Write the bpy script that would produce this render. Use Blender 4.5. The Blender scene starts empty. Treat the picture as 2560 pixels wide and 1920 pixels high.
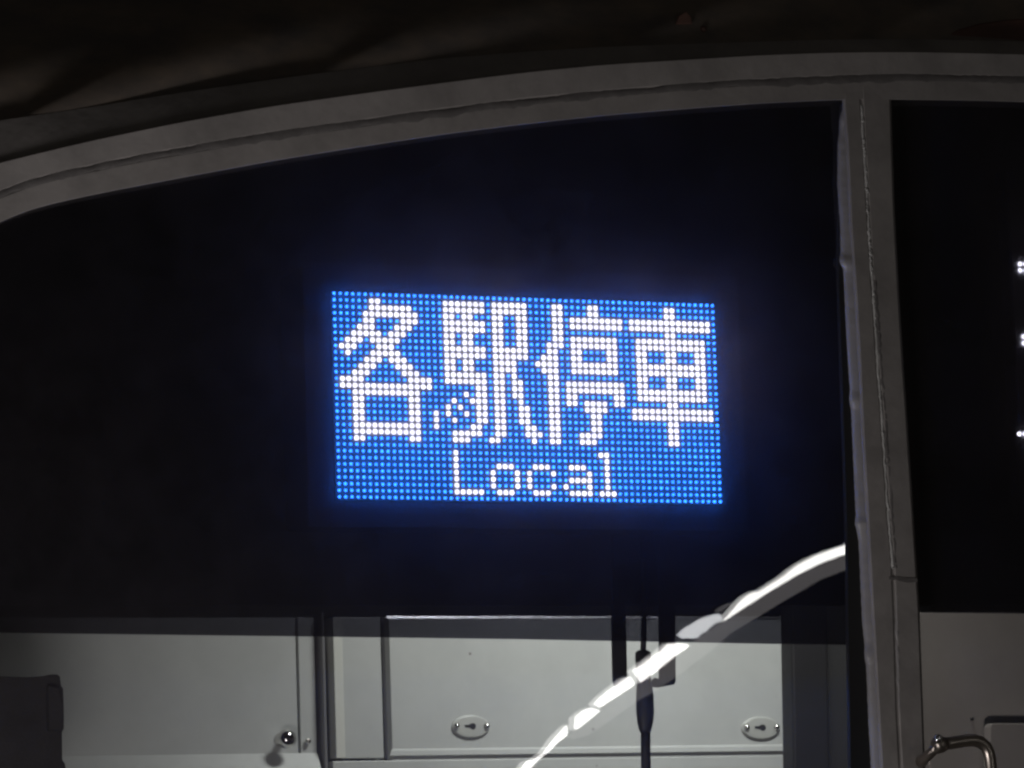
import bpy, bmesh, math, random
from mathutils import Vector, Matrix
random.seed(7)
sc = bpy.context.scene
COL = sc.collection

# ------------------------------------------------------------------ camera
# Pose recovered from the 64 x 32 lamp matrix (6 mm pitch); origin = centre of the display, x right, y into the train, z up.
R = ((0.92725, -0.373021, -0.032605), (0.022806, 0.143176, -0.989435), (0.373748, 0.916709, 0.141266))
C = Vector((-1.39412, -3.37856, -0.50663))
cd = bpy.data.cameras.new('camera'); cam = bpy.data.objects.new('camera', cd); COL.objects.link(cam)
right, up, back = Vector(R[0]), -Vector(R[1]), -Vector(R[2])
M = Matrix((right, up, back)).transposed().to_4x4(); M.translation = C
cam.matrix_world = M
cd.sensor_width = 36.0; cd.lens = 10000 / 2560 * 36.0
cd.clip_start = 0.05; cd.clip_end = 200
cd.dof.use_dof = True; cd.dof.focus_distance = 3.69; cd.dof.aperture_fstop = 26.0
sc.camera = cam

# ------------------------------------------------------------------ night: nearly black surroundings
w = bpy.data.worlds.new('World'); sc.world = w; w.use_nodes = True
w.node_tree.nodes['Background'].inputs[0].default_value = (0.9, 0.8, 0.72, 1)
w.node_tree.nodes['Background'].inputs[1].default_value = 0.014

def area(name, loc, target, sx, sy, power, col, spread=180):
    l = bpy.data.lights.new(name, 'AREA'); l.shape = 'RECTANGLE'; l.size = sx; l.size_y = sy
    l.energy = power; l.color = col; l.spread = math.radians(spread)
    o = bpy.data.objects.new(name, l); COL.objects.link(o); o.location = loc
    o.rotation_euler = (Vector(target) - Vector(loc)).to_track_quat('-Z', 'Y').to_euler()
    return o
area('cab_ceiling_lamp', (0.44, 0.24, 0.50), (0.44, 0.84, -0.25), 0.30, 0.07, 2.0, (0.98, 1.0, 0.97), 79)
area('platform_lamp', (-0.62, -0.60, -0.70), (0.0, -0.06, 0.0), 0.26, 0.18, 3.6, (1.0, 0.945, 0.945))

sc.view_settings.view_transform = 'Standard'; sc.view_settings.look = 'None'
sc.view_settings.gamma = 1; sc.view_settings.exposure = 0; sc.view_settings.use_curve_mapping = False
sc.cycles.use_denoising = True
sc.cycles.sample_clamp_indirect = 0; sc.cycles.sample_clamp_direct = 0
sc.cycles.transparent_max_bounces = 24; sc.cycles.max_bounces = 8
sc.cycles.use_light_tree = True
sc.cycles.caustics_reflective = True
sc.cycles.filter_width = 2.4

# ------------------------------------------------------------------ helpers
def at(u, v, y):
    """Point of the place on the plane at depth y that stands behind photograph pixel (u, v)."""
    d = Vector(R[0]) * ((u - 1280) / 10000) + Vector(R[1]) * ((v - 960) / 10000) + Vector(R[2])
    return C + d * ((y - C.y) / d.y)

def interp(pts, x):
    if x <= pts[0][0]:
        a, b = pts[0], pts[1]
    elif x >= pts[-1][0]:
        a, b = pts[-2], pts[-1]
    else:
        for a, b in zip(pts, pts[1:]):
            if a[0] <= x <= b[0]: break
    return a[1] + (b[1] - a[1]) * (x - a[0]) / (b[0] - a[0])

def obj(name, me, mat=None, parent=None, smooth=False):
    o = bpy.data.objects.new(name, me); COL.objects.link(o)
    if mat is not None and len(me.materials) == 0: me.materials.append(mat)
    if parent is not None: o.parent = parent
    if smooth:
        for p in me.polygons: p.use_smooth = True
    return o

def mesh(name, verts, faces, fix=True):
    me = bpy.data.meshes.new(name); me.from_pydata([tuple(v) for v in verts], [], faces)
    if fix:
        b = bmesh.new(); b.from_mesh(me); bmesh.ops.recalc_face_normals(b, faces=b.faces); b.to_mesh(me); b.free()
    me.update(); return me

def bevel(me, wdt, seg=2, angle=35):
    b = bmesh.new(); b.from_mesh(me)
    es = [e for e in b.edges if len(e.link_faces) == 2 and e.calc_face_angle(0) > math.radians(angle)]
    bmesh.ops.bevel(b, geom=es, offset=wdt, segments=seg, profile=0.5, affect='EDGES', clamp_overlap=True)
    b.to_mesh(me); b.free(); me.update(); return me

def slab(name, poly, y, depth, mat, parent=None, bev=0.0, seg=2):
    """Outline given in photograph pixels, standing at depth y, 'depth' metres thick (going back)."""
    f = [at(u, v, y) for u, v in poly]
    b = [p + Vector((0, depth, 0)) for p in f]
    n = len(f)
    faces = [tuple(range(n)), tuple(range(2 * n - 1, n - 1, -1))] + [(i, (i + 1) % n, n + (i + 1) % n, n + i) for i in range(n)]
    me = mesh(name, f + b, faces)
    if bev: bevel(me, bev, seg)
    return obj(name, me, mat, parent)

def rect(name, u0, v0, u1, v1, y, depth, mat, parent=None, bev=0.0, seg=2):
    """Upright rectangle: straight in the place; the corners at (u0,v0) and (u1,v1)."""
    a, c = at(u0, v0, y), at(u1, v1, y)
    return box(name, a.x, c.x, y, y + depth, c.z, a.z, mat, parent, bev, seg)

def box(name, x0, x1, y0, y1, z0, z1, mat, parent=None, bev=0.0, seg=2):
    v = [(x, y, z) for x in (x0, x1) for y in (y0, y1) for z in (z0, z1)]
    f = [(0, 1, 3, 2), (4, 6, 7, 5), (0, 4, 5, 1), (2, 3, 7, 6), (0, 2, 6, 4), (1, 5, 7, 3)]
    me = mesh(name, v, f)
    if bev: bevel(me, bev, seg)
    return obj(name, me, mat, parent)

def tube(name, pts, rad, mat, parent=None, seg=14, jitter=0.0):
    """Round tube along points; rad is a number or one per point."""
    n = len(pts); rs = rad if isinstance(rad, (list, tuple)) else [rad] * n
    V, F = [], []
    prev = None
    for i, p in enumerate(pts):
        t = (pts[min(i + 1, n - 1)] - pts[max(i - 1, 0)]).normalized()
        a = Vector((0, 1, 0)) if prev is None else prev
        a = (a - t * a.dot(t)).normalized(); prev = a; b = t.cross(a)
        for k in range(seg):
            an = 2 * math.pi * k / seg
            r = rs[i] * (1 + random.uniform(-jitter, jitter))
            V.append(p + (a * math.cos(an) + b * math.sin(an)) * r)
    for i in range(n - 1):
        for k in range(seg):
            F.append((i * seg + k, i * seg + (k + 1) % seg, (i + 1) * seg + (k + 1) % seg, (i + 1) * seg + k))
    F.append(tuple(range(seg - 1, -1, -1))); F.append(tuple((n - 1) * seg + k for k in range(seg)))
    return obj(name, mesh(name, V, F), mat, parent, smooth=True)

def lathe(name, prof, centre, mat, parent=None, seg=24, sx=1.0, sz=1.0):
    """Turned about the y axis through centre; prof = [(radius, y)] front first."""
    V, F = [], []
    for r, y in prof:
        for k in range(seg):
            a = 2 * math.pi * k / seg
            V.append(centre + Vector((math.cos(a) * r * sx, y, math.sin(a) * r * sz)))
    for i in range(len(prof) - 1):
        for k in range(seg):
            F.append((i * seg + k, i * seg + (k + 1) % seg, (i + 1) * seg + (k + 1) % seg, (i + 1) * seg + k))
    F.append(tuple(range(seg))); F.append(tuple((len(prof) - 1) * seg + k for k in range(seg)))
    return obj(name, mesh(name, V, F), mat, parent, smooth=True)

def thing(name, label, cat, loc=(0, 0, 0), group=None):
    o = bpy.data.objects.new(name, None); COL.objects.link(o); o.empty_display_size = 0.05
    o['label'] = label; o['category'] = cat
    if group: o['group'] = group
    return o

def tag(o, label, cat, group=None):
    o['label'] = label; o['category'] = cat
    if group: o['group'] = group
    return o

# ------------------------------------------------------------------ materials
def nodes(name):
    m = bpy.data.materials.new(name); m.use_nodes = True
    return m, m.node_tree, m.node_tree.nodes, m.node_tree.links

def paint(name, col, rough=0.5, metal=0.0, dirt=0.25, dirtcol=None, scale=6.0, bump=0.08, bscale=180.0, spec=0.5, stretch=(1, 1, 1), specks=0.0):
    m, nt, N, L = nodes(name)
    p = N['Principled BSDF']
    tc = N.new('ShaderNodeTexCoord'); mp = N.new('ShaderNodeMapping'); mp.inputs['Scale'].default_value = stretch
    L.new(tc.outputs['Object'], mp.inputs[0])
    nz = N.new('ShaderNodeTexNoise'); nz.inputs['Scale'].default_value = scale; nz.inputs['Detail'].default_value = 8; nz.inputs['Roughness'].default_value = 0.65
    L.new(mp.outputs[0], nz.inputs['Vector'])
    rp = N.new('ShaderNodeValToRGB'); rp.color_ramp.elements[0].position = 0.38; rp.color_ramp.elements[1].position = 0.72
    L.new(nz.outputs[0], rp.inputs[0])
    mul = N.new('ShaderNodeMath'); mul.operation = 'MULTIPLY'; mul.inputs[1].default_value = dirt; L.new(rp.outputs[0], mul.inputs[0])
    mx = N.new('ShaderNodeMix'); mx.data_type = 'RGBA'
    mx.inputs[6].default_value = (*col, 1); mx.inputs[7].default_value = (*(dirtcol or tuple(c * 0.45 for c in col)), 1)
    L.new(mul.outputs[0], mx.inputs[0])
    out = mx.outputs[2]
    if specks:
        vo = N.new('ShaderNodeTexVoronoi'); vo.inputs['Scale'].default_value = specks; L.new(tc.outputs['Object'], vo.inputs['Vector'])
        lt = N.new('ShaderNodeMath'); lt.operation = 'LESS_THAN'; lt.inputs[1].default_value = 0.035; L.new(vo.outputs['Distance'], lt.inputs[0])
        sm = N.new('ShaderNodeMix'); sm.data_type = 'RGBA'; sm.inputs[7].default_value = (0.12, 0.09, 0.08, 1)
        fm = N.new('ShaderNodeMath'); fm.operation = 'MULTIPLY'; fm.inputs[1].default_value = 0.7; L.new(lt.outputs[0], fm.inputs[0])
        L.new(fm.outputs[0], sm.inputs[0]); L.new(out, sm.inputs[6]); out = sm.outputs[2]
    L.new(out, p.inputs['Base Color'])
    rr = N.new('ShaderNodeMapRange'); rr.inputs[3].default_value = rough * 0.85; rr.inputs[4].default_value = min(1, rough * 1.25)
    L.new(nz.outputs[0], rr.inputs[0]); L.new(rr.outputs[0], p.inputs['Roughness'])
    p.inputs['Metallic'].default_value = metal; p.inputs['Specular IOR Level'].default_value = spec
    if bump:
        n2 = N.new('ShaderNodeTexNoise'); n2.inputs['Scale'].default_value = bscale; n2.inputs['Detail'].default_value = 3
        L.new(tc.outputs['Object'], n2.inputs['Vector'])
        bp = N.new('ShaderNodeBump'); bp.inputs['Strength'].default_value = bump; bp.inputs['Distance'].default_value = 0.002
        L.new(n2.outputs[0], bp.inputs['Height']); L.new(bp.outputs[0], p.inputs['Normal'])
    return m

def emit(name, col, strength):
    m, nt, N, L = nodes(name); N.remove(N['Principled BSDF'])
    e = N.new('ShaderNodeEmission'); e.inputs[0].default_value = (*col, 1); e.inputs[1].default_value = strength
    L.new(e.outputs[0], N['Material Output'].inputs[0]); return m

def glass_front():
    # clear pane: a mirror-like share, the rest let through, and a thin uneven film of road dust that scatters light
    m, nt, N, L = nodes('dusty_glass'); N.remove(N['Principled BSDF'])
    tr = N.new('ShaderNodeBsdfTransparent')
    tl = N.new('ShaderNodeBsdfTranslucent'); tl.inputs[0].default_value = (0.95, 0.80, 0.84, 1)
    df = N.new('ShaderNodeBsdfDiffuse'); df.inputs[0].default_value = (0.60, 0.54, 0.62, 1)
    gl = N.new('ShaderNodeBsdfGlossy'); gl.inputs['Roughness'].default_value = 0.0
    tc = N.new('ShaderNodeTexCoord'); nz = N.new('ShaderNodeTexNoise'); nz.inputs['Scale'].default_value = 9; nz.inputs['Detail'].default_value = 9; nz.inputs['Roughness'].default_value = 0.7
    L.new(tc.outputs['Object'], nz.inputs['Vector'])
    mr = N.new('ShaderNodeMapRange'); mr.inputs[1].default_value = 0.3; mr.inputs[2].default_value = 0.75; mr.inputs[3].default_value = DUST * 0.55; mr.inputs[4].default_value = DUST * 1.5
    L.new(nz.outputs[0], mr.inputs[0])
    d = N.new('ShaderNodeMixShader'); d.inputs[0].default_value = 0.20; L.new(tl.outputs[0], d.inputs[1]); L.new(df.outputs[0], d.inputs[2])
    a = N.new('ShaderNodeMixShader'); L.new(mr.outputs[0], a.inputs[0]); L.new(tr.outputs[0], a.inputs[1]); L.new(d.outputs[0], a.inputs[2])
    b = N.new('ShaderNodeMixShader'); b.inputs[0].default_value = 0.08; L.new(a.outputs[0], b.inputs[1]); L.new(gl.outputs[0], b.inputs[2])
    L.new(b.outputs[0], N['Material Output'].inputs[0]); return m

def tint(name, col):
    m, nt, N, L = nodes(name); N.remove(N['Principled BSDF'])
    tr = N.new('ShaderNodeBsdfTransparent'); tr.inputs[0].default_value = (*col, 1)
    L.new(tr.outputs[0], N['Material Output'].inputs[0]); return m

DUST = 0.085
M_frame = paint('grey_frame_paint', (0.34, 0.32, 0.305), 0.55, dirt=0.6, scale=14, stretch=(1, 1, 1), bump=0.3, bscale=70)
M_seal = paint('dark_sealant', (0.165, 0.155, 0.15), 0.6, dirt=0.5, scale=70, bump=0.35, bscale=120)
M_bead = paint('grey_sealant_bead', (0.31, 0.30, 0.30), 0.4, dirt=0.3, scale=25, bump=0.3, bscale=110)
M_sparkle = paint('sparkle_sealant', (0.62, 0.62, 0.60), 0.22, dirt=0.6, scale=60, bump=0.6, bscale=140)  # pale colour carries the sparkle along the joint
M_gasket = paint('black_rubber', (0.012, 0.012, 0.013), 0.7, dirt=0.2, bump=0.1)
M_roof = paint('dark_roof_paint', (0.14, 0.125, 0.115), 0.45, dirt=0.8, dirtcol=(0.30, 0.24, 0.18), scale=9.0, stretch=(1.5, 1, 3.0), bump=0.1, bscale=30)  # brown variation stands in for reflections in the dark gloss
M_cab = paint('grey_green_enamel', (0.50, 0.515, 0.50), 0.38, dirt=0.22, scale=9, bump=0.05, bscale=220, specks=22)
M_cab_post = paint('dark_grey_enamel', (0.20, 0.20, 0.205), 0.45, dirt=0.2, scale=8)
M_wall = paint('dark_cab_wall', (0.012, 0.012, 0.013), 0.7, dirt=0.3, scale=5)
M_black = paint('black_plastic', (0.014, 0.014, 0.015), 0.55, dirt=0.3, scale=20)
M_seat = paint('black_upholstery', (0.013, 0.012, 0.012), 0.8, dirt=0.3, scale=30, bump=0.4, bscale=300)
M_gap = paint('door_gap_black', (0.02, 0.02, 0.02), 0.8, dirt=0.2)
M_metal = paint('polished_steel', (0.72, 0.71, 0.68), 0.10, metal=1.0, dirt=0.05, scale=30, bump=0.0)
M_lock = paint('lock_plate_grey', (0.46, 0.47, 0.44), 0.3, dirt=0.2, scale=40, bump=0.03)
M_chrome = paint('worn_chrome', (0.58, 0.52, 0.46), 0.32, metal=1.0, dirt=0.5, scale=40, bump=0.1, bscale=150)
M_board = paint('matrix_board', (0.24, 0.25, 0.27), 0.8, dirt=0.1, scale=60, bump=0.0, spec=0.1)
M_bezel = paint('display_bezel', (0.34, 0.34, 0.36), 0.6, dirt=0.15, scale=15, bump=0.1, spec=0.2)
M_glass = glass_front()
M_clear = tint('clear_glass_body', (0.985, 0.99, 0.99))
M_tint = tint('smoked_band', (0.080, 0.080, 0.096))
def lamp_mat(name, col, strength):
    # every lamp of the matrix has its own brightness: one random value per 6 mm cell
    m = emit(name, col, strength); N, L = m.node_tree.nodes, m.node_tree.links
    g = N.new('ShaderNodeNewGeometry'); ad = N.new('ShaderNodeVectorMath'); ad.operation = 'MULTIPLY_ADD'
    ad.inputs[1].default_value = (1 / 0.006, 0, 1 / 0.006); ad.inputs[2].default_value = (100, 0, 100)
    fl = N.new('ShaderNodeVectorMath'); fl.operation = 'FLOOR'; wn = N.new('ShaderNodeTexWhiteNoise')
    mr = N.new('ShaderNodeMapRange'); mr.inputs[3].default_value = strength * 0.84; mr.inputs[4].default_value = strength * 1.16
    L.new(g.outputs['Position'], ad.inputs[0]); L.new(ad.outputs[0], fl.inputs[0]); L.new(fl.outputs[0], wn.inputs['Vector']); L.new(wn.outputs['Value'], mr.inputs[0])
    L.new(mr.outputs[0], [n_ for n_ in N if n_.type == 'EMISSION'][0].inputs[1]); return m
M_white = lamp_mat('white_lamp', (1.0, 0.97, 0.97), 22)
M_blue = lamp_mat('blue_lamp', (0.026, 0.205, 1.0), 54)
M_strip = emit('arc_glow', (1.0, 0.98, 0.95), 17)  # glows for the added strips that form the mirrored arc
M_strip_edge = emit('arc_edge_glow', (1.0, 0.98, 0.95), 4.5)
M_strip2 = emit('arc_dim_glow', (0.97, 0.98, 1.0), 8.0)
M_strip3 = emit('arc_band_glow', (1.0, 0.94, 0.93), 0.85)

YG = -0.05       # front face of the panes

# ------------------------------------------------------------------ setting: the dark cab wall and the roof above the window
def setting(o): o['kind'] = 'structure'; return o
a, c = at(-500, 200, 1.2), at(3000, 2300, 1.2)
setting(box('cab_wall', -1.4, 1.9, 1.2, 1.25, -1.2, 1.2, M_wall))

# window frame curves in the photograph: inner edge, sealant groove, outer ridge, outer foot
inner = [(0, 556), (23, 544), (45, 534), (68, 526), (102, 516), (181, 498), (271, 479), (362, 462), (452, 445), (678, 403), (904, 367), (1103, 337), (1307, 311), (1510, 289), (1800, 266), (1894, 259), (2089, 250), (2229, 249), (2400, 251), (2560, 255), (2760, 264)]
groove = [(0, 483), (45, 463), (113, 443), (226, 418), (339, 394), (500, 366), (678, 336), (904, 306), (1103, 277), (1307, 252), (1510, 232), (1800, 208), (1894, 203), (2089, 194), (2283, 190), (2560, 196), (2760, 204)]
ridge = [(0, 402), (226, 348), (452, 301), (678, 261), (904, 229), (1103, 203), (1307, 177), (1510, 157), (1800, 140), (1894, 134), (2089, 127), (2283, 126), (2560, 132), (2760, 139)]
foot = [(0, 298), (226, 266), (452, 229), (678, 197), (904, 168), (1103, 144), (1307, 128), (1510, 116), (1800, 106), (1894, 103), (2089, 98), (2283, 97), (2560, 103), (2760, 110)]

def smooth_curve(pts, us):
    raw = [(u, interp(pts, u)) for u in us]
    for _ in range(6):
        raw = [raw[0]] + [(b[0], (a_[1] + 2 * b[1] + c_[1]) / 4) for a_, b, c_ in zip(raw, raw[1:], raw[2:])] + [raw[-1]]
    return raw
US = [i * 24 for i in range(0, 116)]
cur = [smooth_curve(k, US) for k in (inner, groove, ridge, foot)]
corner = [((-110, 2150), (-168, 2150), (-232, 2150), (-310, 2150)), ((-108, 1500), (-166, 1500), (-230, 1500), (-308, 1500)),
          ((-104, 1000), (-162, 980), (-226, 960), (-300, 930)), ((-98, 790), (-154, 750), (-214, 700), (-284, 640)),
          ((-82, 670), (-130, 610), (-180, 540), (-240, 455)), ((-48, 598), (-76, 530), (-104, 456), (-132, 362)), ((-22, 572), (-34, 503), (-48, 425), (-60, 322))]
stations = corner + [tuple(cur[k][i] for k in range(4)) for i in range(len(US))]

def lerp2(a_, b_, t): return (a_[0] + (b_[0] - a_[0]) * t, a_[1] + (b_[1] - a_[1]) * t)
# cross-section: (curve k, share towards curve k+1, depth)
SECT = [(0, 0.0, -0.046), (0, 0.0, -0.0635), (0, 0.025, -0.0650), (0, 0.80, -0.0655), (0, 0.86, -0.0649), (1, 0.06, -0.0649), (1, 0.11, -0.0658),
        (1, 0.93, -0.0675), (1, 0.985, -0.0660), (2, 0.02, -0.0640), (2, 0.5, -0.0575), (2, 0.97, -0.0500), (2, 1.0, -0.0200)]
V, F = [], []
for st in stations:
    for k, t, y in SECT:
        p = lerp2(st[k], st[k + 1], t); V.append(at(p[0], p[1], y))
n = len(SECT)
for i in range(len(stations) - 1):
    for j in range(n - 1):
        F.append((i * n + j, i * n + j + 1, (i + 1) * n + j + 1, (i + 1) * n + j))
frame = thing('window_frame', 'grey painted train window frame with curved top rail and upright post', 'window frame')
rail = obj('top_rail', mesh('top_rail', V, F), M_frame, frame, smooth=True); rail.data.set_sharp_from_angle(angle=math.radians(14))

# ragged dark sealant in the rail's groove
def ribbon(name, path, half, mat, parent, y0, lift, rag=0.5, step=9, edge=0.0006):
    """Uneven bead of sealant along pixel points (path), domed by 'lift'."""
    pts = []
    for (ax, ay), (bx, by) in zip(path, path[1:]):
        k = max(1, int(math.hypot(bx - ax, by - ay) / step))
        pts += [(ax + (bx - ax) * q / k, ay + (by - ay) * q / k) for q in range(k)]
    V, F = [], []
    wl = wr = half
    for i, (u, v) in enumerate(pts):
        q, r = pts[max(0, i - 1)], pts[min(len(pts) - 1, i + 1)]
        tx, ty = r[0] - q[0], r[1] - q[1]; l = math.hypot(tx, ty) or 1
        nx, ny = -ty / l, tx / l
        wl = 0.7 * wl + 0.3 * half * (1 + random.uniform(-rag, rag) * 1.6); wr = 0.7 * wr + 0.3 * half * (1 + random.uniform(-rag, rag) * 1.6)
        z = lift * (1 + random.uniform(-rag, rag) * 0.5)
        V += [at(u - nx * wl, v - ny * wl, y0 + edge), at(u - nx * wl * 0.5, v - ny * wl * 0.5, y0 - z * 0.8), at(u + nx * wr * 0.5, v + ny * wr * 0.5, y0 - z), at(u + nx * wr, v + ny * wr, y0 + edge)]
    for i in range(len(pts) - 1):
        for j in range(3):
            F.append((i * 4 + j, i * 4 + j + 1, (i + 1) * 4 + j + 1, (i + 1) * 4 + j))
    return obj(name, mesh(name, V, F), mat, parent, smooth=True)
gpath = [(-76, 530), (-34, 503)] + cur[1][:-1]
ribbon('groove_sealant', [(u, v + 4) for u, v in gpath], 10.0, M_seal, frame, -0.0655, 0.0005, 0.6, 9, 0.0001)

# upright post between the panes
PL = [(258, 2104), (355, 2092), (457, 2091), (560, 2097), (652, 2098), (672, 2105), (790, 2110), (918, 2117), (1000, 2123), (1222, 2133), (1310, 2137), (1355, 2143), (1555, 2152), (1643, 2161), (1832, 2169), (2000, 2178)]
PRg = [(200, 2104), (263, 2106), (355, 2114), (560, 2123), (713, 2134), (918, 2146), (1000, 2149), (1277, 2164), (1499, 2176), (1721, 2189), (1920, 2200), (2000, 2204)]
PM = [(200, 2152), (273, 2155), (457, 2166), (642, 2177), (790, 2187), (918, 2194), (1000, 2202), (1300, 2222), (1410, 2232), (1555, 2238), (1776, 2244), (1887, 2250), (2000, 2256)]
PR = [(200, 2226), (252, 2228), (509, 2236), (739, 2248), (918, 2259), (1000, 2265), (1277, 2283), (1527, 2299), (1721, 2306), (1920, 2313), (2000, 2317)]
V, F = [], []
vs = [215 + 16 * i for i in range(113)]
for v in vs:
    l, m_, r = interp(PRg, v), interp(PM, v), interp(PR, v)
    row = [(l, -0.045), (l, -0.060), (l + 3, -0.0640), (l + 8, -0.0652), (m_ - 6, -0.0652), (m_ - 2, -0.0640), (m_ + 2, -0.0640), (m_ + 6, -0.0655), (r - 5, -0.0648), (r - 1, -0.0620), (r, -0.045)]
    V += [at(u, v, y) for u, y in row]
n = 11
for i in range(len(vs) - 1):
    for j in range(n - 1): F.append((i * n + j, i * n + j + 1, (i + 1) * n + j + 1, (i + 1) * n + j))
post = obj('post', mesh('post', V, F), M_frame, frame, smooth=True); post.data.set_sharp_from_angle(angle=math.radians(14))
# lumpy bead of sealant along the post's left edge
V, F = [], []
vs = [262 + 7 * i for i in range(247)]
bump_at = [300, 655, 1000, 1308, 1640]
for v in vs:
    l, r = interp(PL, v), interp(PRg, v)
    b = sum(math.exp(-((v - q) / 16.0) ** 2) for q in bump_at)
    l += random.uniform(-0.5, 0.5) + 2.0 - 3.0 * b
    lift = 0.0585 + 0.0022 * b + random.uniform(-0.0003, 0.0003)
    V += [at(l, v, -0.047), at(l + 2, v, -lift + 0.003), at((l + r) / 2, v, -lift), at(r + 2.5, v, -lift - 0.0015)]
for i in range(len(vs) - 1):
    for j in range(3): F.append((i * 4 + j, i * 4 + j + 1, (i + 1) * 4 + j + 1, (i + 1) * 4 + j))
obj('edge_sealant', mesh('edge_sealant', V, F), M_bead, frame, smooth=True)
ribbon('joint_sealant', [(interp(PM, v) + random.uniform(-1, 1), v) for v in range(262, 1440, 10)], 4.0, M_sparkle, frame, -0.0638, 0.0016, 0.9, 6)
V, F = [], []
drops = [random.uniform(262, 720) for _ in range(46)] + [random.uniform(720, 1420) for _ in range(16)]  # drops added to catch glints along the joint
for v in drops:
    c0 = at(interp(PM, v) + random.uniform(-2.5, 2.5), v, -0.0652); rr = random.uniform(0.0005, 0.0011); el = random.uniform(1.0, 2.6); b = len(V)
    for q, (w_, y_) in enumerate([(0.35, -0.95), (0.8, -0.6), (1.0, 0.0)]):
        V += [c0 + Vector((w_ * rr * math.cos(k * math.pi / 4), y_ * rr, w_ * rr * el * math.sin(k * math.pi / 4))) for k in range(8)]
    F.append(tuple(b + k for k in range(8)))
    for q in (0, 1):
        F += [(b + q * 8 + k, b + q * 8 + (k + 1) % 8, b + q * 8 + 8 + (k + 1) % 8, b + q * 8 + 8 + k) for k in range(8)]
sd = obj('sparkle_drops', mesh('sparkle_drops', V, F), M_sparkle, frame, smooth=True); sd['kind'] = 'stuff'
ribbon('joint_sealant', [(interp(PM, v) + 6 + random.uniform(-1, 1), v) for v in range(1490, 1790, 10)], 5.0, M_bead, frame, -0.0640, 0.0016, 0.7, 6)
ribbon('joint_smudge', [(interp(PM, v) + 9 + random.uniform(-2, 2), v) for v in range(700, 1440, 10)], 5.0, M_seal, frame, -0.0652, 0.0004, 0.9, 8)  # dark smudge beside the joint
slab('cracked_filler', [(2222, 1442), (2246, 1441), (2256, 1444), (2293, 1446), (2294, 1455), (2270, 1457), (2250, 1453), (2240, 1449), (2223, 1449)], -0.0660, 0.003, M_seal, frame)

# black rubber between the left pane and the post
slab('gasket', [(2106, 262), (2119, 262), (2152, 1200), (2205, 2000), (2128, 2000), (2120, 1460), (2118, 1300), (2098, 700)], -0.0525, 0.006, M_gasket, frame)

# curved dark roof skin above the frame, with reflected slanting bands shaped as laps
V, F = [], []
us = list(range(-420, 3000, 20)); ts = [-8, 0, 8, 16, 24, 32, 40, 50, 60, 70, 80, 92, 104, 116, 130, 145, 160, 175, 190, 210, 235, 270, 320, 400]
sheen_steps = [-400, -120, 135, 330, 645, 1010, 1330, 1700, 2100, 2600]
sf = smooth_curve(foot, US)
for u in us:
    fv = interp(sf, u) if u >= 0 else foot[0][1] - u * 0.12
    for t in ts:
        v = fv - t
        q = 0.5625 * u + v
        k = max(i for i, l in enumerate(sheen_steps) if l <= q) if q >= sheen_steps[0] else 0
        fr = min(1.0, (q - sheen_steps[k]) / (sheen_steps[k + 1] - sheen_steps[k])) if k + 1 < len(sheen_steps) else 0
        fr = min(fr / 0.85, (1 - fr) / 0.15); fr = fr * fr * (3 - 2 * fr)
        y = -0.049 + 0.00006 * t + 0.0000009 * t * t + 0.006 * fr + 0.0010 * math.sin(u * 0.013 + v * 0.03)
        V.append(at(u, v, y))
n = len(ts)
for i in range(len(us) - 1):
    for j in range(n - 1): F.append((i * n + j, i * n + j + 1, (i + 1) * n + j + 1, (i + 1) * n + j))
tag(obj('roof_skin', mesh('roof_skin', V, F), M_roof, None, smooth=True), 'dark roof panel above the window frame, with reflections put into its colour and shape', 'roof panel')
M_reddish = paint('reddish_brown', (0.15, 0.075, 0.055), 0.6, dirt=0.7, dirtcol=(0.05, 0.04, 0.035), scale=12, bump=0.3, bscale=60)  # reddish tone for patches reflected in the roof
rc = slab('roof_red_patch', [(2330, 96), (2362, 86), (2400, 72), (2450, 58), (2520, 48), (2600, 44), (2760, 44), (2760, 112), (2560, 104), (2440, 100)], -0.046, 0.03, M_reddish, None, 0.004, 3)  # added slab in place of a reddish patch reflected in the roof
tag(rc, 'added reddish brown slab for a patch reflected at the top right corner', 'reflection')
rf = thing('roof_brown_marks', 'small added dark brown shape for marks reflected above the top rail', 'roof fitting')
slab('base', [(1628, 98), (1640, 78), (1672, 66), (1700, 58), (1770, 62), (1806, 84), (1812, 97)], -0.044, 0.02, M_reddish, rf, 0.002)  # invented shape for faint brown marks reflected in the roof
slab('cap', [(1690, 60), (1700, 38), (1716, 28), (1728, 40), (1732, 60)], -0.047, 0.01, M_reddish, rf, 0.001)
lathe('bolt', [(0.001, -0.004), (0.003, -0.003), (0.0036, 0.0)], at(1757, 74, -0.044), M_reddish, rf, 10)  # stud added to the same invented shape

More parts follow.
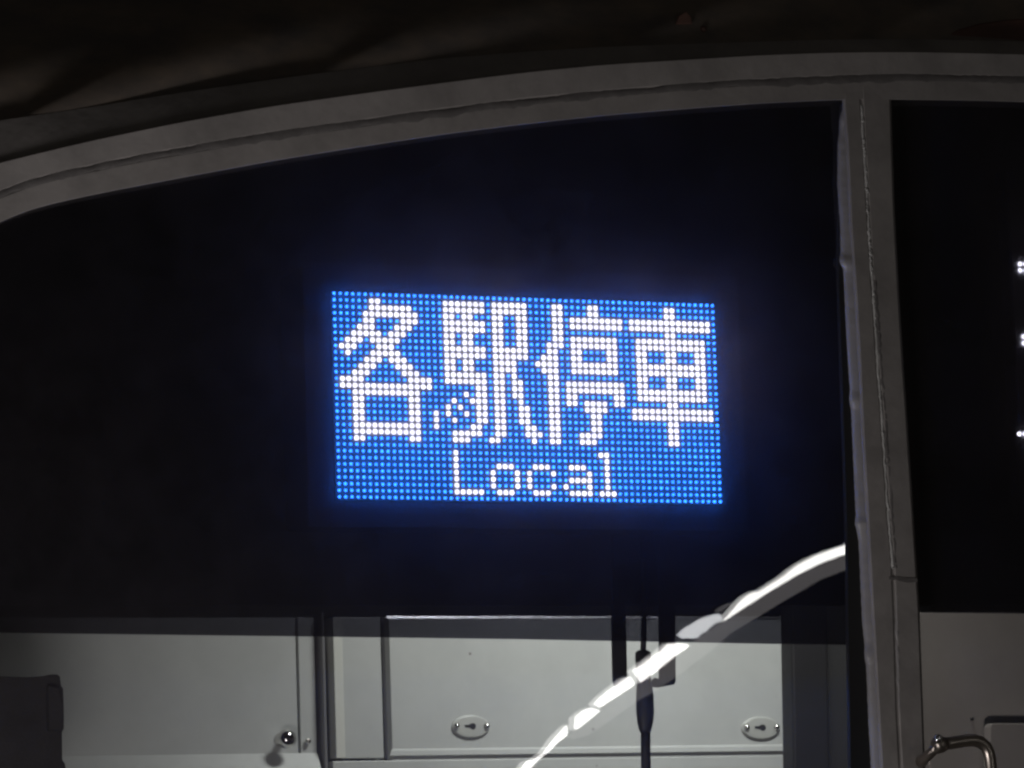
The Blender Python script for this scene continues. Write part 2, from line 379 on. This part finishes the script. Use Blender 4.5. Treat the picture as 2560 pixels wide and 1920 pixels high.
# ------------------------------------------------------------------ panes
def pane(name, poly, label):
    f = [at(u, v, YG) for u, v in poly]; b = [p + Vector((0, 0.006, 0)) for p in f]; n = len(f)
    me = mesh(name, f + b, [tuple(range(n)), tuple(range(2 * n - 1, n - 1, -1))] + [(i, (i + 1) % n, n + (i + 1) % n, n + i) for i in range(n)])
    me.materials.append(M_glass); me.materials.append(M_clear)
    for p in me.polygons: p.material_index = 0 if p.normal.y < -0.9 else 1
    o = obj(name, me); tag(o, label, 'window pane'); return o
lp = pane('window_pane', [(-130, 470), (-40, 540), (180, 470), (680, 375), (1100, 312), (1510, 262), (2125, 225), (2215, 2150), (-150, 2150)], 'large left window pane in front of the blue and white display')
rp = pane('window_pane', [(2180, 215), (2760, 240), (2760, 2150), (2270, 2150)], 'narrow right window pane beyond the upright post')
def film(name, poly, parent):
    f = [at(u, v, YG + 0.0085) for u, v in poly]
    b = [p + Vector((0, 0.0004, 0)) for p in f]; n = len(f)
    me = mesh(name, f + b, [tuple(range(n)), tuple(range(2 * n - 1, n - 1, -1))] + [(i, (i + 1) % n, n + (i + 1) % n, n + i) for i in range(n)])
    me.materials.append(M_tint); me.materials.append(M_clear)
    for p in me.polygons: p.material_index = 0 if p.normal.y < -0.9 else 1
    return obj(name, me, None, parent)
film('smoked_band', [(-130, 470), (-40, 540), (180, 470), (680, 375), (1100, 312), (1510, 262), (2125, 225), (2190, 1613), (1940, 1610), (1300, 1598), (830, 1592), (0, 1582), (-140, 1580)], lp)
film('smoked_band', [(2180, 215), (2760, 240), (2760, 1536), (2560, 1534), (2200, 1531)], rp)

# black board added behind signs to darken the upper cab and block its lamp
tag(slab('shade_board', [(-300, 380), (2900, 150), (2900, 1512), (-300, 1512)], 0.10, 0.012, M_gap, None), 'flat black board added behind the lit sign to darken the upper window', 'board')

# ------------------------------------------------------------------ the lamp-matrix display
ROWS = {1: [(6, 7), (18, 24), (26, 31), (36, 37), (42, 43), (55, 56)],
 2: [(6, 12), (18, 24), (26, 31), (36, 37), (42, 43), (55, 56)],
 3: [(5, 13), (18, 19), (21, 22), (26, 27), (30, 31), (36, 37), (39, 47), (49, 62)],
 4: [(5, 6), (11, 13), (18, 24), (26, 27), (30, 31), (36, 37), (39, 47), (49, 62)],
 5: [(4, 6), (10, 12), (18, 24), (26, 27), (30, 31), (36, 37), (55, 56)],
 6: [(3, 7), (9, 11), (18, 19), (21, 22), (26, 27), (30, 31), (36, 37), (39, 46), (50, 61)],
 7: [(2, 4), (6, 10), (18, 19), (21, 22), (26, 27), (30, 31), (35, 37), (39, 46), (50, 61)],
 8: [(1, 3), (7, 9), (18, 24), (26, 31), (35, 36), (39, 40), (45, 46), (50, 51), (55, 56), (60, 61)],
 9: [(2, 2), (6, 10), (18, 24), (26, 31), (34, 36), (39, 40), (45, 46), (50, 51), (55, 56), (60, 61)],
 10: [(5, 7), (9, 11), (18, 19), (21, 22), (26, 29), (33, 36), (39, 46), (50, 61)],
 11: [(4, 6), (10, 12), (18, 19), (21, 22), (26, 29), (34, 36), (39, 46), (50, 61)],
 12: [(3, 5), (11, 13), (18, 24), (26, 27), (29, 29), (35, 36), (50, 51), (55, 56), (60, 61)],
 13: [(1, 4), (12, 15), (18, 24), (26, 27), (29, 30), (35, 36), (38, 47), (50, 51), (55, 56), (60, 61)],
 14: [(1, 15), (23, 24), (26, 27), (29, 30), (35, 36), (38, 47), (50, 61)],
 15: [(3, 13), (21, 21), (23, 24), (26, 27), (29, 30), (35, 36), (38, 39), (46, 47), (50, 61)],
 16: [(3, 4), (12, 13), (19, 19), (22, 24), (26, 27), (30, 30), (35, 36), (38, 39), (41, 44), (46, 47), (55, 56)],
 17: [(3, 4), (12, 13), (18, 18), (20, 20), (23, 24), (26, 27), (30, 31), (35, 36), (41, 44), (49, 62)],
 18: [(3, 4), (12, 13), (16, 16), (18, 18), (21, 21), (23, 24), (26, 27), (30, 31), (35, 36), (42, 43), (49, 62)],
 19: [(3, 4), (12, 13), (16, 16), (19, 19), (23, 24), (26, 27), (30, 31), (35, 36), (42, 43), (55, 56)],
 20: [(3, 13), (16, 16), (22, 23), (26, 27), (31, 32), (35, 36), (42, 43), (55, 56)],
 21: [(3, 13), (19, 23), (26, 27), (31, 33), (35, 36), (40, 43), (55, 56)],
 22: [(3, 4), (12, 13), (19, 21), (25, 26), (32, 32), (35, 36), (40, 42), (55, 56)],
 24: [(19, 19), (43, 44)], 25: [(19, 19), (44, 44)],
 26: [(19, 19), (26, 28), (32, 34), (38, 40), (44, 44)],
 27: [(19, 19), (25, 25), (29, 29), (31, 31), (35, 35), (41, 41), (44, 44)],
 28: [(19, 19), (25, 25), (29, 29), (31, 31), (38, 41), (44, 44)],
 29: [(19, 19), (25, 25), (29, 29), (31, 31), (35, 35), (37, 37), (41, 41), (44, 44)],
 30: [(19, 23), (26, 28), (32, 34), (38, 41), (43, 45)]}
PITCH = 0.006
lit = {(c_, r) for r, rs in ROWS.items() for a_, b_ in rs for c_ in range(a_, b_ + 1)}
def dome_data(rad, h, seg=8):
    """A lamp bead standing proud of the board: 48 triangles."""
    V = [(0, h * 0.2, 0)]
    for rr, yy in ((0.72, -h * 0.12), (1.0, -h * 0.62), (0.70, -h * 1.15)):
        V += [(rad * rr * math.cos(2 * math.pi * (k + 0.5) / seg), yy, rad * rr * math.sin(2 * math.pi * (k + 0.5) / seg)) for k in range(seg)]
    V += [(0, -h * 1.35, 0)]
    F = [(0, 1 + (k + 1) % seg, 1 + k) for k in range(seg)]
    for q in (0, 1):
        F += [(1 + q * seg + k, 1 + q * seg + (k + 1) % seg, 1 + (q + 1) * seg + (k + 1) % seg, 1 + (q + 1) * seg + k) for k in range(seg)]
    F += [(1 + 2 * seg + k, 1 + 2 * seg + (k + 1) % seg, 1 + 3 * seg) for k in range(seg)]
    return V, F
def lamps(pname, pos, rad, h, mat, parent, keep=300):
    """The 'keep' lamps nearest the camera as parts of their own, the rest joined."""
    V, F = dome_data(rad, h)
    me = mesh(pname, V, F); me.materials.append(mat)
    pos = sorted(pos, key=lambda p: (p - C).length)
    for p in pos[:keep]:
        o = bpy.data.objects.new(pname, me); COL.objects.link(o); o.parent = parent; o.location = p
    if len(pos) > keep:
        VV, FF = [], []
        for p in pos[keep:]:
            b = len(VV); VV += [Vector(v) + p for v in V]; FF += [tuple(i + b for i in f) for f in F]
        o = obj(pname + '_field', mesh(pname + '_field', VV, FF), mat, parent); o['kind'] = 'stuff'
disp = thing('led_display', 'lit blue dot matrix sign with white Japanese characters and the word Local', 'LED display', group='train displays')
hx, hz = 32 * PITCH, 16 * PITCH
box('matrix_board', -hx, hx, 0.0, 0.004, -hz, hz, M_board, disp)
spot = lambda c_, r: Vector(((c_ - 31.5) * PITCH, -0.0010, (15.5 - r) * PITCH))
lamps('white_led', [spot(c_, r) for (c_, r) in sorted(lit)], 0.00256, 0.0016, M_white, disp)
lamps('blue_led', [spot(c_, r) for r in range(32) for c_ in range(64) if (c_, r) not in lit], 0.00150, 0.0024, M_blue, disp)
# bezel ring and housing
bx0, bx1, bz0, bz1 = -hx - 0.026, hx + 0.026, -hz - 0.024, hz + 0.026
def ring(name, o4, i4, y0, y1, mat, parent, bev):
    (a0, a1, c0, c1), (b0, b1, d0, d1) = o4, i4
    V = []
    for y in (y0, y1):
        V += [(a0, y, c0), (a1, y, c0), (a1, y, c1), (a0, y, c1), (b0, y, d0), (b1, y, d0), (b1, y, d1), (b0, y, d1)]
    F = []
    for k in range(4):
        q = (k + 1) % 4
        F += [(k, q, 4 + q, 4 + k), (8 + k, 12 + k, 12 + q, 8 + q), (k, 8 + k, 8 + q, q), (4 + k, 4 + q, 12 + q, 12 + k)]
    me = mesh(name, V, F); bevel(me, bev, 2); return obj(name, me, mat, parent)
ring('bezel', (bx0, bx1, bz0, bz1), (-hx - 0.0006, hx + 0.0006, -hz - 0.0006, hz + 0.0006), 0.0008, 0.006, M_bezel, disp, 0.0004)
box('housing', bx0 + 0.003, bx1 - 0.003, 0.0065, 0.075, bz0 + 0.003, bz1 - 0.003, M_black, disp, 0.003)

# second sign, cut off by the picture's right edge
disp2 = thing('led_display', 'dark second sign at the right edge with a few white dots lit', 'LED display', group='train displays')
e0 = at(2520, 560, 0.0); e1 = at(2538, 1300, 0.0)
x0 = e0.x + 0.001
box('housing', x0, x0 + 0.24, 0.0065, 0.025, e1.z, at(2520, 420, 0).z, M_black, disp2, 0.003)
box('matrix_board', x0 + 0.002, x0 + 0.238, 0.002, 0.0062, e1.z + 0.002, at(2520, 420, 0).z - 0.002, M_board, disp2, 0.0006)
pts2 = []
for u, v, k in [(2549, 660.5, 5), (2549.5, 676.5, 5), (2557, 842, 4), (2558, 858, 4), (2547, 1085, 6)]:
    b = at(u, v, 0.0018)
    pts2 += [b + Vector((PITCH * q, 0, 0)) for q in range(k * 4)]  # rows run on out of view, unseen lamps added to brighten the board
lamps('white_led', pts2, 0.00246, 0.0016, M_white, disp2)

# ------------------------------------------------------------------ cabinets at the back of the cab
YC = 0.80
def lockplate(parent, u, v):
    c0 = at(u, v, YC)
    s = 0.0000001
    rx = (at(u + 48, v, YC) - at(u, v, YC)).length; rz = (at(u, v + 29, YC) - at(u, v, YC)).length
    o = lathe('lock_plate', [(0.84, -0.0030), (0.90, -0.0029), (0.97, -0.0022), (1.0, -0.0008), (1.0, 0.0)], c0, M_lock, parent, 32, rx, rz)
    for du in (-37, 38):
        q = at(u + du, v - 2, YC)
        lathe('rivet', [(0.0006, -0.0064), (0.0022, -0.0058), (0.0034, -0.0042), (0.0038, -0.0026)], q, M_metal, o, 14)
    k = [(u - 14, v - 5), (u - 4, v - 5), (u + 3, v - 9), (u + 10, v - 9), (u + 14, v - 4), (u + 13, v + 4), (u + 6, v + 7), (u - 1, v + 2), (u - 13, v + 1)]
    slab('keyhole', k, YC - 0.0034, 0.0008, M_gap, o)
    return o
cabR = thing('equipment_cabinet', 'pale grey cabinet with two oval keyhole plates under the sign', 'cabinet', group='cab cabinets')
YB = YC + 0.012
rect('carcass', 820, 1546, 2150, 2300, YB + 0.012, 0.30, M_cab, cabR)
rect('side_panel', 832, 1543, 864, 1895, YC + 0.0005, 0.024, paint('pale_trim', (0.64, 0.65, 0.60), 0.35, dirt=0.1), cabR, 0.0004)
rect('side_panel', 852, 1543, 960, 1895, YC + 0.002, 0.018, M_cab, cabR, 0.0008)
rect('gap_backing', 955, 1543, 2150, 1903, YC + 0.016, 0.006, M_gap, cabR)
rect('gap_strip', 955, 1543, 975, 1897, YC + 0.011, 0.004, M_cab_post, cabR)
# the door: flat face, sloped edges
a_, b_ = at(967, 1543, YC + 0.001), at(2148, 1888, YC + 0.001)
i0, i1 = at(972, 1548, YC), at(2140, 1886, YC)
yF, yS = YC, YC + 0.007
V = [(i0.x, yF, i0.z), (i1.x, yF, i0.z), (i1.x, yF, i1.z), (i0.x, yF, i1.z), (a_.x, yS, a_.z), (b_.x, yS, a_.z), (b_.x, yS, b_.z), (a_.x, yS, b_.z),
     (a_.x, yS + 0.006, a_.z), (b_.x, yS + 0.006, a_.z), (b_.x, yS + 0.006, b_.z), (a_.x, yS + 0.006, b_.z)]
F = [(0, 1, 2, 3)] + [(k, 4 + k, 4 + (k + 1) % 4, (k + 1) % 4) for k in range(4)] + [(4 + k, 8 + k, 8 + (k + 1) % 4, 4 + (k + 1) % 4) for k in range(4)] + [(8, 11, 10, 9)]
door = obj('door', bevel(mesh('door', V, F), 0.0006, 2, 15), M_cab, cabR)
z1, z2 = at(1100, 1871, YC).z, at(1100, 1888, YC).z
xa, xb = at(972, 1880, YC).x, b_.x
obj('moulding', mesh('moulding', [(xa + 0.004, YC - 0.0002, z1), (xb, YC - 0.0002, z1), (xb, YC - 0.0022, z1 - 0.0022), (xa + 0.002, YC - 0.0022, z1 - 0.0022), (xb, YC - 0.0030, z2), (xa, YC - 0.0030, z2), (xb, YC + 0.004, z2), (xa, YC + 0.004, z2)],
    [(0, 1, 2, 3), (3, 2, 4, 5), (5, 4, 6, 7)]), M_cab, door)
M_rim = paint('rim_highlight', (0.85, 0.85, 0.84), 0.32, metal=1.0, dirt=0.2, scale=30, bump=0.0)  # bright metal strip added and tilted to carry the door edge's highlight
q0, q1 = at(966, 1541, YC), at(1962, 1541, YC)
zt = q0.z
obj('door_highlight_strip', mesh('door_highlight_strip', [(q0.x, YC - 0.0012, zt - 0.0022), (q1.x, YC - 0.0012, zt - 0.0022), (q1.x, YC, zt + 0.0004), (q0.x, YC, zt + 0.0004), (q0.x, YC + 0.006, zt - 0.0022), (q1.x, YC + 0.006, zt - 0.0022)], [(0, 1, 2, 3), (0, 4, 5, 1), (3, 2, 5, 4), (0, 3, 4), (1, 5, 2)]), M_rim, door)
lockplate(door, 1176, 1817); lockplate(door, 1901, 1820.5)
rect('base_panel', 832, 1903, 2150, 2250, YC - 0.001, 0.02, M_cab, cabR, 0.001)

cabL = thing('equipment_cabinet', 'shaded grey cabinet door with round steel knob in the lower left', 'cabinet', group='cab cabinets')
YL = YC + 0.012
rect('carcass', -400, 1543, 800, 2300, YL + 0.012, 0.25, M_cab, cabL)
dl = rect('door', -390, 1545, 746, 1888, YL, 0.014, M_cab, cabL, 0.0003)
rect('gap_backing', -390, 1889, 742, 1895, YL + 0.008, 0.003, M_gap, cabL)
rect('stile', 744.5, 1543, 793, 1896, YL - 0.0004, 0.014, M_cab, cabL, 0.0003)
l0, l1 = at(-390, 1897, YL), at(793, 1897, YL)
obj('lower_panel', mesh('lower_panel', [(l0.x, YL - 0.001, l0.z), (l1.x, YL - 0.001, l0.z), (l1.x, YL - 0.040, l0.z - 0.06), (l0.x, YL - 0.040, l0.z - 0.06), (l0.x, YL + 0.011, l0.z), (l1.x, YL + 0.011, l0.z), (l1.x, YL + 0.011, l0.z - 0.06), (l0.x, YL + 0.011, l0.z - 0.06)],
    [(0, 1, 2, 3), (0, 4, 5, 1), (3, 2, 6, 7), (1, 5, 6, 2), (0, 3, 7, 4)]), M_cab, cabL)
kb = at(702, 1850, YL)
r0 = 0.0084
kn = lathe('knob', [(0.0013, -0.0300), (0.0042, -0.0295), (0.0072, -0.0278), (0.0091, -0.0250), (0.0109, -0.0214), (0.0096, -0.0180), (0.0081, -0.0154), (0.0052, -0.0134), (0.0044, -0.0108), (0.0047, -0.0036), (0.0078, -0.0010), (0.0081, 0.0000)], kb, M_metal, dl, 28)
lathe('screw', [(0.0006, -0.0052), (0.0018, -0.0048), (0.0028, -0.0036), (0.0033, -0.0018), (0.0034, -0.001)], at(769, 1853, YL - 0.002), M_metal, cabL, 16)
tag(rect('cabinet_post', 803, 1530, 831, 2300, YC - 0.002, 0.14, M_cab_post, None, 0.002), 'narrow dark grey upright between the two pale cabinets', 'post')

# dark upright partition right of the sign's cabinet
part = thing('partition', 'black upright partition between the sign cabinet and the post', 'partition')
slab('partition_edge', [(1978, 1500), (2068, 1500), (2082, 2300), (1991, 2300)], 0.62, 0.03, M_black, part, 0.003)
slab('partition_panel', [(2066, 1480), (2330, 1480), (2350, 2300), (2080, 2300)], 0.64, 0.03, M_gap, part, 0.003)

# right-hand compartment
cabW = thing('equipment_cabinet', 'dim brownish grey wall cabinet behind the right pane', 'cabinet', group='cab cabinets')
M_cab2 = paint('brown_grey_enamel', (0.47, 0.43, 0.40), 0.45, dirt=0.3, scale=5, bump=0.08, bscale=160, specks=16)
YR = 0.34
rect('panel', 2262, 1530, 3000, 2300, YR + 0.012, 0.02, M_cab2, cabW, 0.001)
slab('gap_backing', [(2461, 1806), (2463, 1796), (2472, 1790), (2800, 1790), (2800, 2300), (2461, 2300)], YR + 0.010, 0.001, M_gap, cabW)
slab('door', [(2475, 1818), (2477, 1811), (2483, 1808), (2800, 1808), (2800, 2300), (2475, 2300)], YR - 0.006, 0.014, M_cab2, cabW, 0.0015)
lathe('screw', [(0.0006, -0.003), (0.0016, -0.002), (0.0018, 0.0)], at(2429, 1798, YR + 0.012), M_gap, cabW, 10)

# ------------------------------------------------------------------ things hanging below the sign
YH = 0.06
strap = slab('hanging_strap', [(1531, 1280), (1562, 1280), (1566, 1560), (1569, 1700), (1563, 1714), (1538, 1716), (1533, 1700), (1530, 1560)], YH, 0.003, M_black, None, 0.0006)
tag(strap, 'flat black strap hanging left of the plug cable', 'strap')
cable = thing('power_cable', 'black cable with fat inline plug hanging before the cabinet door', 'cable')
cp = lambda u, v: at(u, v, YH + 0.006)
px = 1 / 2710.0
tube('upper_cord', [cp(1607, 1290), cp(1609, 1400), cp(1610, 1500), cp(1610, 1560), cp(1608, 1632)], 7.5 * px, M_black, cable)
tube('plug_collar', [cp(1608, 1626), cp(1608, 1632), cp(1608, 1650), cp(1609, 1676), cp(1610, 1698)], [13 * px, 20.5 * px, 20.5 * px, 19 * px, 18 * px], M_black, cable, 20)
tube('plug_body', [cp(1610, 1696), cp(1611, 1712), cp(1612, 1740), cp(1613, 1780), cp(1613, 1806), cp(1613, 1822), cp(1614, 1832)], [17 * px, 20 * px, 22.5 * px, 23 * px, 20.5 * px, 16.5 * px, 13 * px], M_black, cable, 20)
tube('lower_cord', [cp(1614, 1826), cp(1614, 1870), cp(1615, 1930), cp(1616, 2050), cp(1618, 2300)], 12.5 * px, M_black, cable, 16)
hook = slab('hook_bracket', [(1645, 1280), (1690, 1280), (1689, 1600), (1690, 1704), (1686, 1711), (1645, 1719), (1632, 1717), (1630, 1700), (1638, 1694), (1648, 1697), (1648, 1600)], YH + 0.012, 0.002, M_black, None, 0.0005)
tag(hook, 'black flat hook bracket hanging right of the plug cable', 'bracket')

# seat back silhouetted at the lower left
seat = thing('driver_seat', 'black padded seat back at the lower left before the cabinet', 'seat')
so = [(0, 490), (180, 495), (270, 490), (330, 478), (372, 478), (388, 492), (395, 550), (408, 568), (413, 700), (413, 830), (401, 845), (402, 940), (403, 1030), (418, 1045), (426, 1090), (440, 1500), (-300, 1500), (-300, 480)]
slab('backrest', [(u / 2.572, 1500 + v / 2.572) for u, v in so], 0.42, 0.06, M_seat, seat, 0.006, 3)
slab('side_wing', [(120, 1712), (150, 1718), (158, 1760), (160, 1822), (152, 1828), (122, 1826)], 0.412, 0.05, M_seat, seat, 0.004, 3)

# ------------------------------------------------------------------ grab handle outside, on the post
hd = thing('grab_handle', 'bent chrome grab handle at the bottom right beside the post', 'handle')
YP = -0.105
pp = lambda u, v, y=YP: at(u, v, y)
pipe = []
path = [(2352, 1860), (2375, 1858), (2400, 1854), (2420, 1851), (2437, 1851), (2452, 1856), (2464, 1866), (2471, 1880), (2475, 1897), (2477, 1920), (2480, 1990), (2486, 2200)]
tube('pipe', [pp(u, v) for u, v in path], 0.0058, M_chrome, hd, 18)
tube('clamp', [pp(2334, 1866), pp(2340, 1864), pp(2354, 1861), pp(2364, 1860)], [0.0050, 0.0078, 0.0078, 0.0062], M_chrome, hd, 18)
tube('stem', [pp(2345, 1864), pp(2330, 1880, YP + 0.012), pp(2312, 1896, YP + 0.028), pp(2300, 1906, -0.062)], [0.0046, 0.0046, 0.0050, 0.0062], M_chrome, hd, 16)
lathe('bolt', [(0.0012, -0.0052), (0.0034, -0.0046), (0.0044, -0.0026), (0.0046, 0.0)], pp(2344, 1848, YP - 0.004), M_metal, hd, 14)

# ------------------------------------------------------------------ glowing strips added in front of the train to mirror as an arc
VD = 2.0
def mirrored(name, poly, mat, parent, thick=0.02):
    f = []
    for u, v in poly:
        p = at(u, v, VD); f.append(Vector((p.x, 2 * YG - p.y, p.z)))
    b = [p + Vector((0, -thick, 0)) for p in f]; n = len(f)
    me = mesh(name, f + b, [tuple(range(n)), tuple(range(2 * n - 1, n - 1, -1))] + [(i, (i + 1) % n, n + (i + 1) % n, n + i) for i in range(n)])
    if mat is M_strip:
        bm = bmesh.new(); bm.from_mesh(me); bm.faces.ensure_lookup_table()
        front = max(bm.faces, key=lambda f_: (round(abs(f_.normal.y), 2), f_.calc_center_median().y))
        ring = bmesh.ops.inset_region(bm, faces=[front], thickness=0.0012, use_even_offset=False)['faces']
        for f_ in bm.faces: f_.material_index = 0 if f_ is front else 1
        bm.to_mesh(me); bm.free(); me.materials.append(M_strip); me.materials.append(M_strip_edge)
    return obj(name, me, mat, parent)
sl = thing('mirror_arc', 'bright arc mirrored in the left pane, made by added glowing strips', 'lamp')
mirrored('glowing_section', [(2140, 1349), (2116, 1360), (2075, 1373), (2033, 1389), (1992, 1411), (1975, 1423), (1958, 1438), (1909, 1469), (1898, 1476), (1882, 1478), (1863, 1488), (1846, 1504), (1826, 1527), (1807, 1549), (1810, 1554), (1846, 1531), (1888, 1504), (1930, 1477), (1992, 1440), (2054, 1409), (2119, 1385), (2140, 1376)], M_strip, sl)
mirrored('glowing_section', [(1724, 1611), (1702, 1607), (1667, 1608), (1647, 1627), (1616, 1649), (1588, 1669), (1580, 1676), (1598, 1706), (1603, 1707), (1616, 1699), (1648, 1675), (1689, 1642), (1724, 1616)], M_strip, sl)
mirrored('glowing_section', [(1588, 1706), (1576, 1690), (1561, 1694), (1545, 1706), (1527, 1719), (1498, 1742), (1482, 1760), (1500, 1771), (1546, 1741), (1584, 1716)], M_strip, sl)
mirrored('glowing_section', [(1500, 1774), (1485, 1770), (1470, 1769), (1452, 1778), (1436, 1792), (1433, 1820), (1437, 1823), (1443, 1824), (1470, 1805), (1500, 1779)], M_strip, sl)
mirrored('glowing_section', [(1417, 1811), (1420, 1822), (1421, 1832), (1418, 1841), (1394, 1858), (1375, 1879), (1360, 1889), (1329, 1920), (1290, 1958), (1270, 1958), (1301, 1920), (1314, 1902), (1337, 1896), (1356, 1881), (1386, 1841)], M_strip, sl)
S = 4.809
mirrored('dim_section', [(1680 + u / S, 1340 + v / S) for u, v in [(120, 1180), (200, 1100), (320, 1030), (420, 972), (560, 932), (604, 960), (600, 1010), (540, 1045), (500, 1065), (480, 1085), (440, 1110), (420, 1150), (385, 1160), (350, 1178), (310, 1222), (250, 1205), (200, 1222)]], M_strip2, sl)
mirrored('dim_section', [(1680 + u / S, 1340 + v / S) for u, v in [(575, 885), (640, 840), (715, 800), (660, 860), (600, 905)]], M_strip3, sl)
mirrored('grey_band', [(2140, 1378), (2119, 1387), (2054, 1411), (1992, 1442), (1930, 1479), (1888, 1506), (1846, 1533), (1810, 1556), (1755, 1596), (1724, 1617), (1689, 1644), (1648, 1677), (1603, 1709), (1546, 1743), (1500, 1781), (1443, 1826), (1436, 1838), (1443, 1846), (1470, 1838), (1527, 1801), (1591, 1754), (1633, 1731), (1704, 1683), (1746, 1650), (1778, 1628), (1825, 1585), (1920, 1527), (1992, 1484), (2054, 1448), (2119, 1423), (2140, 1417)], M_strip3, sl)
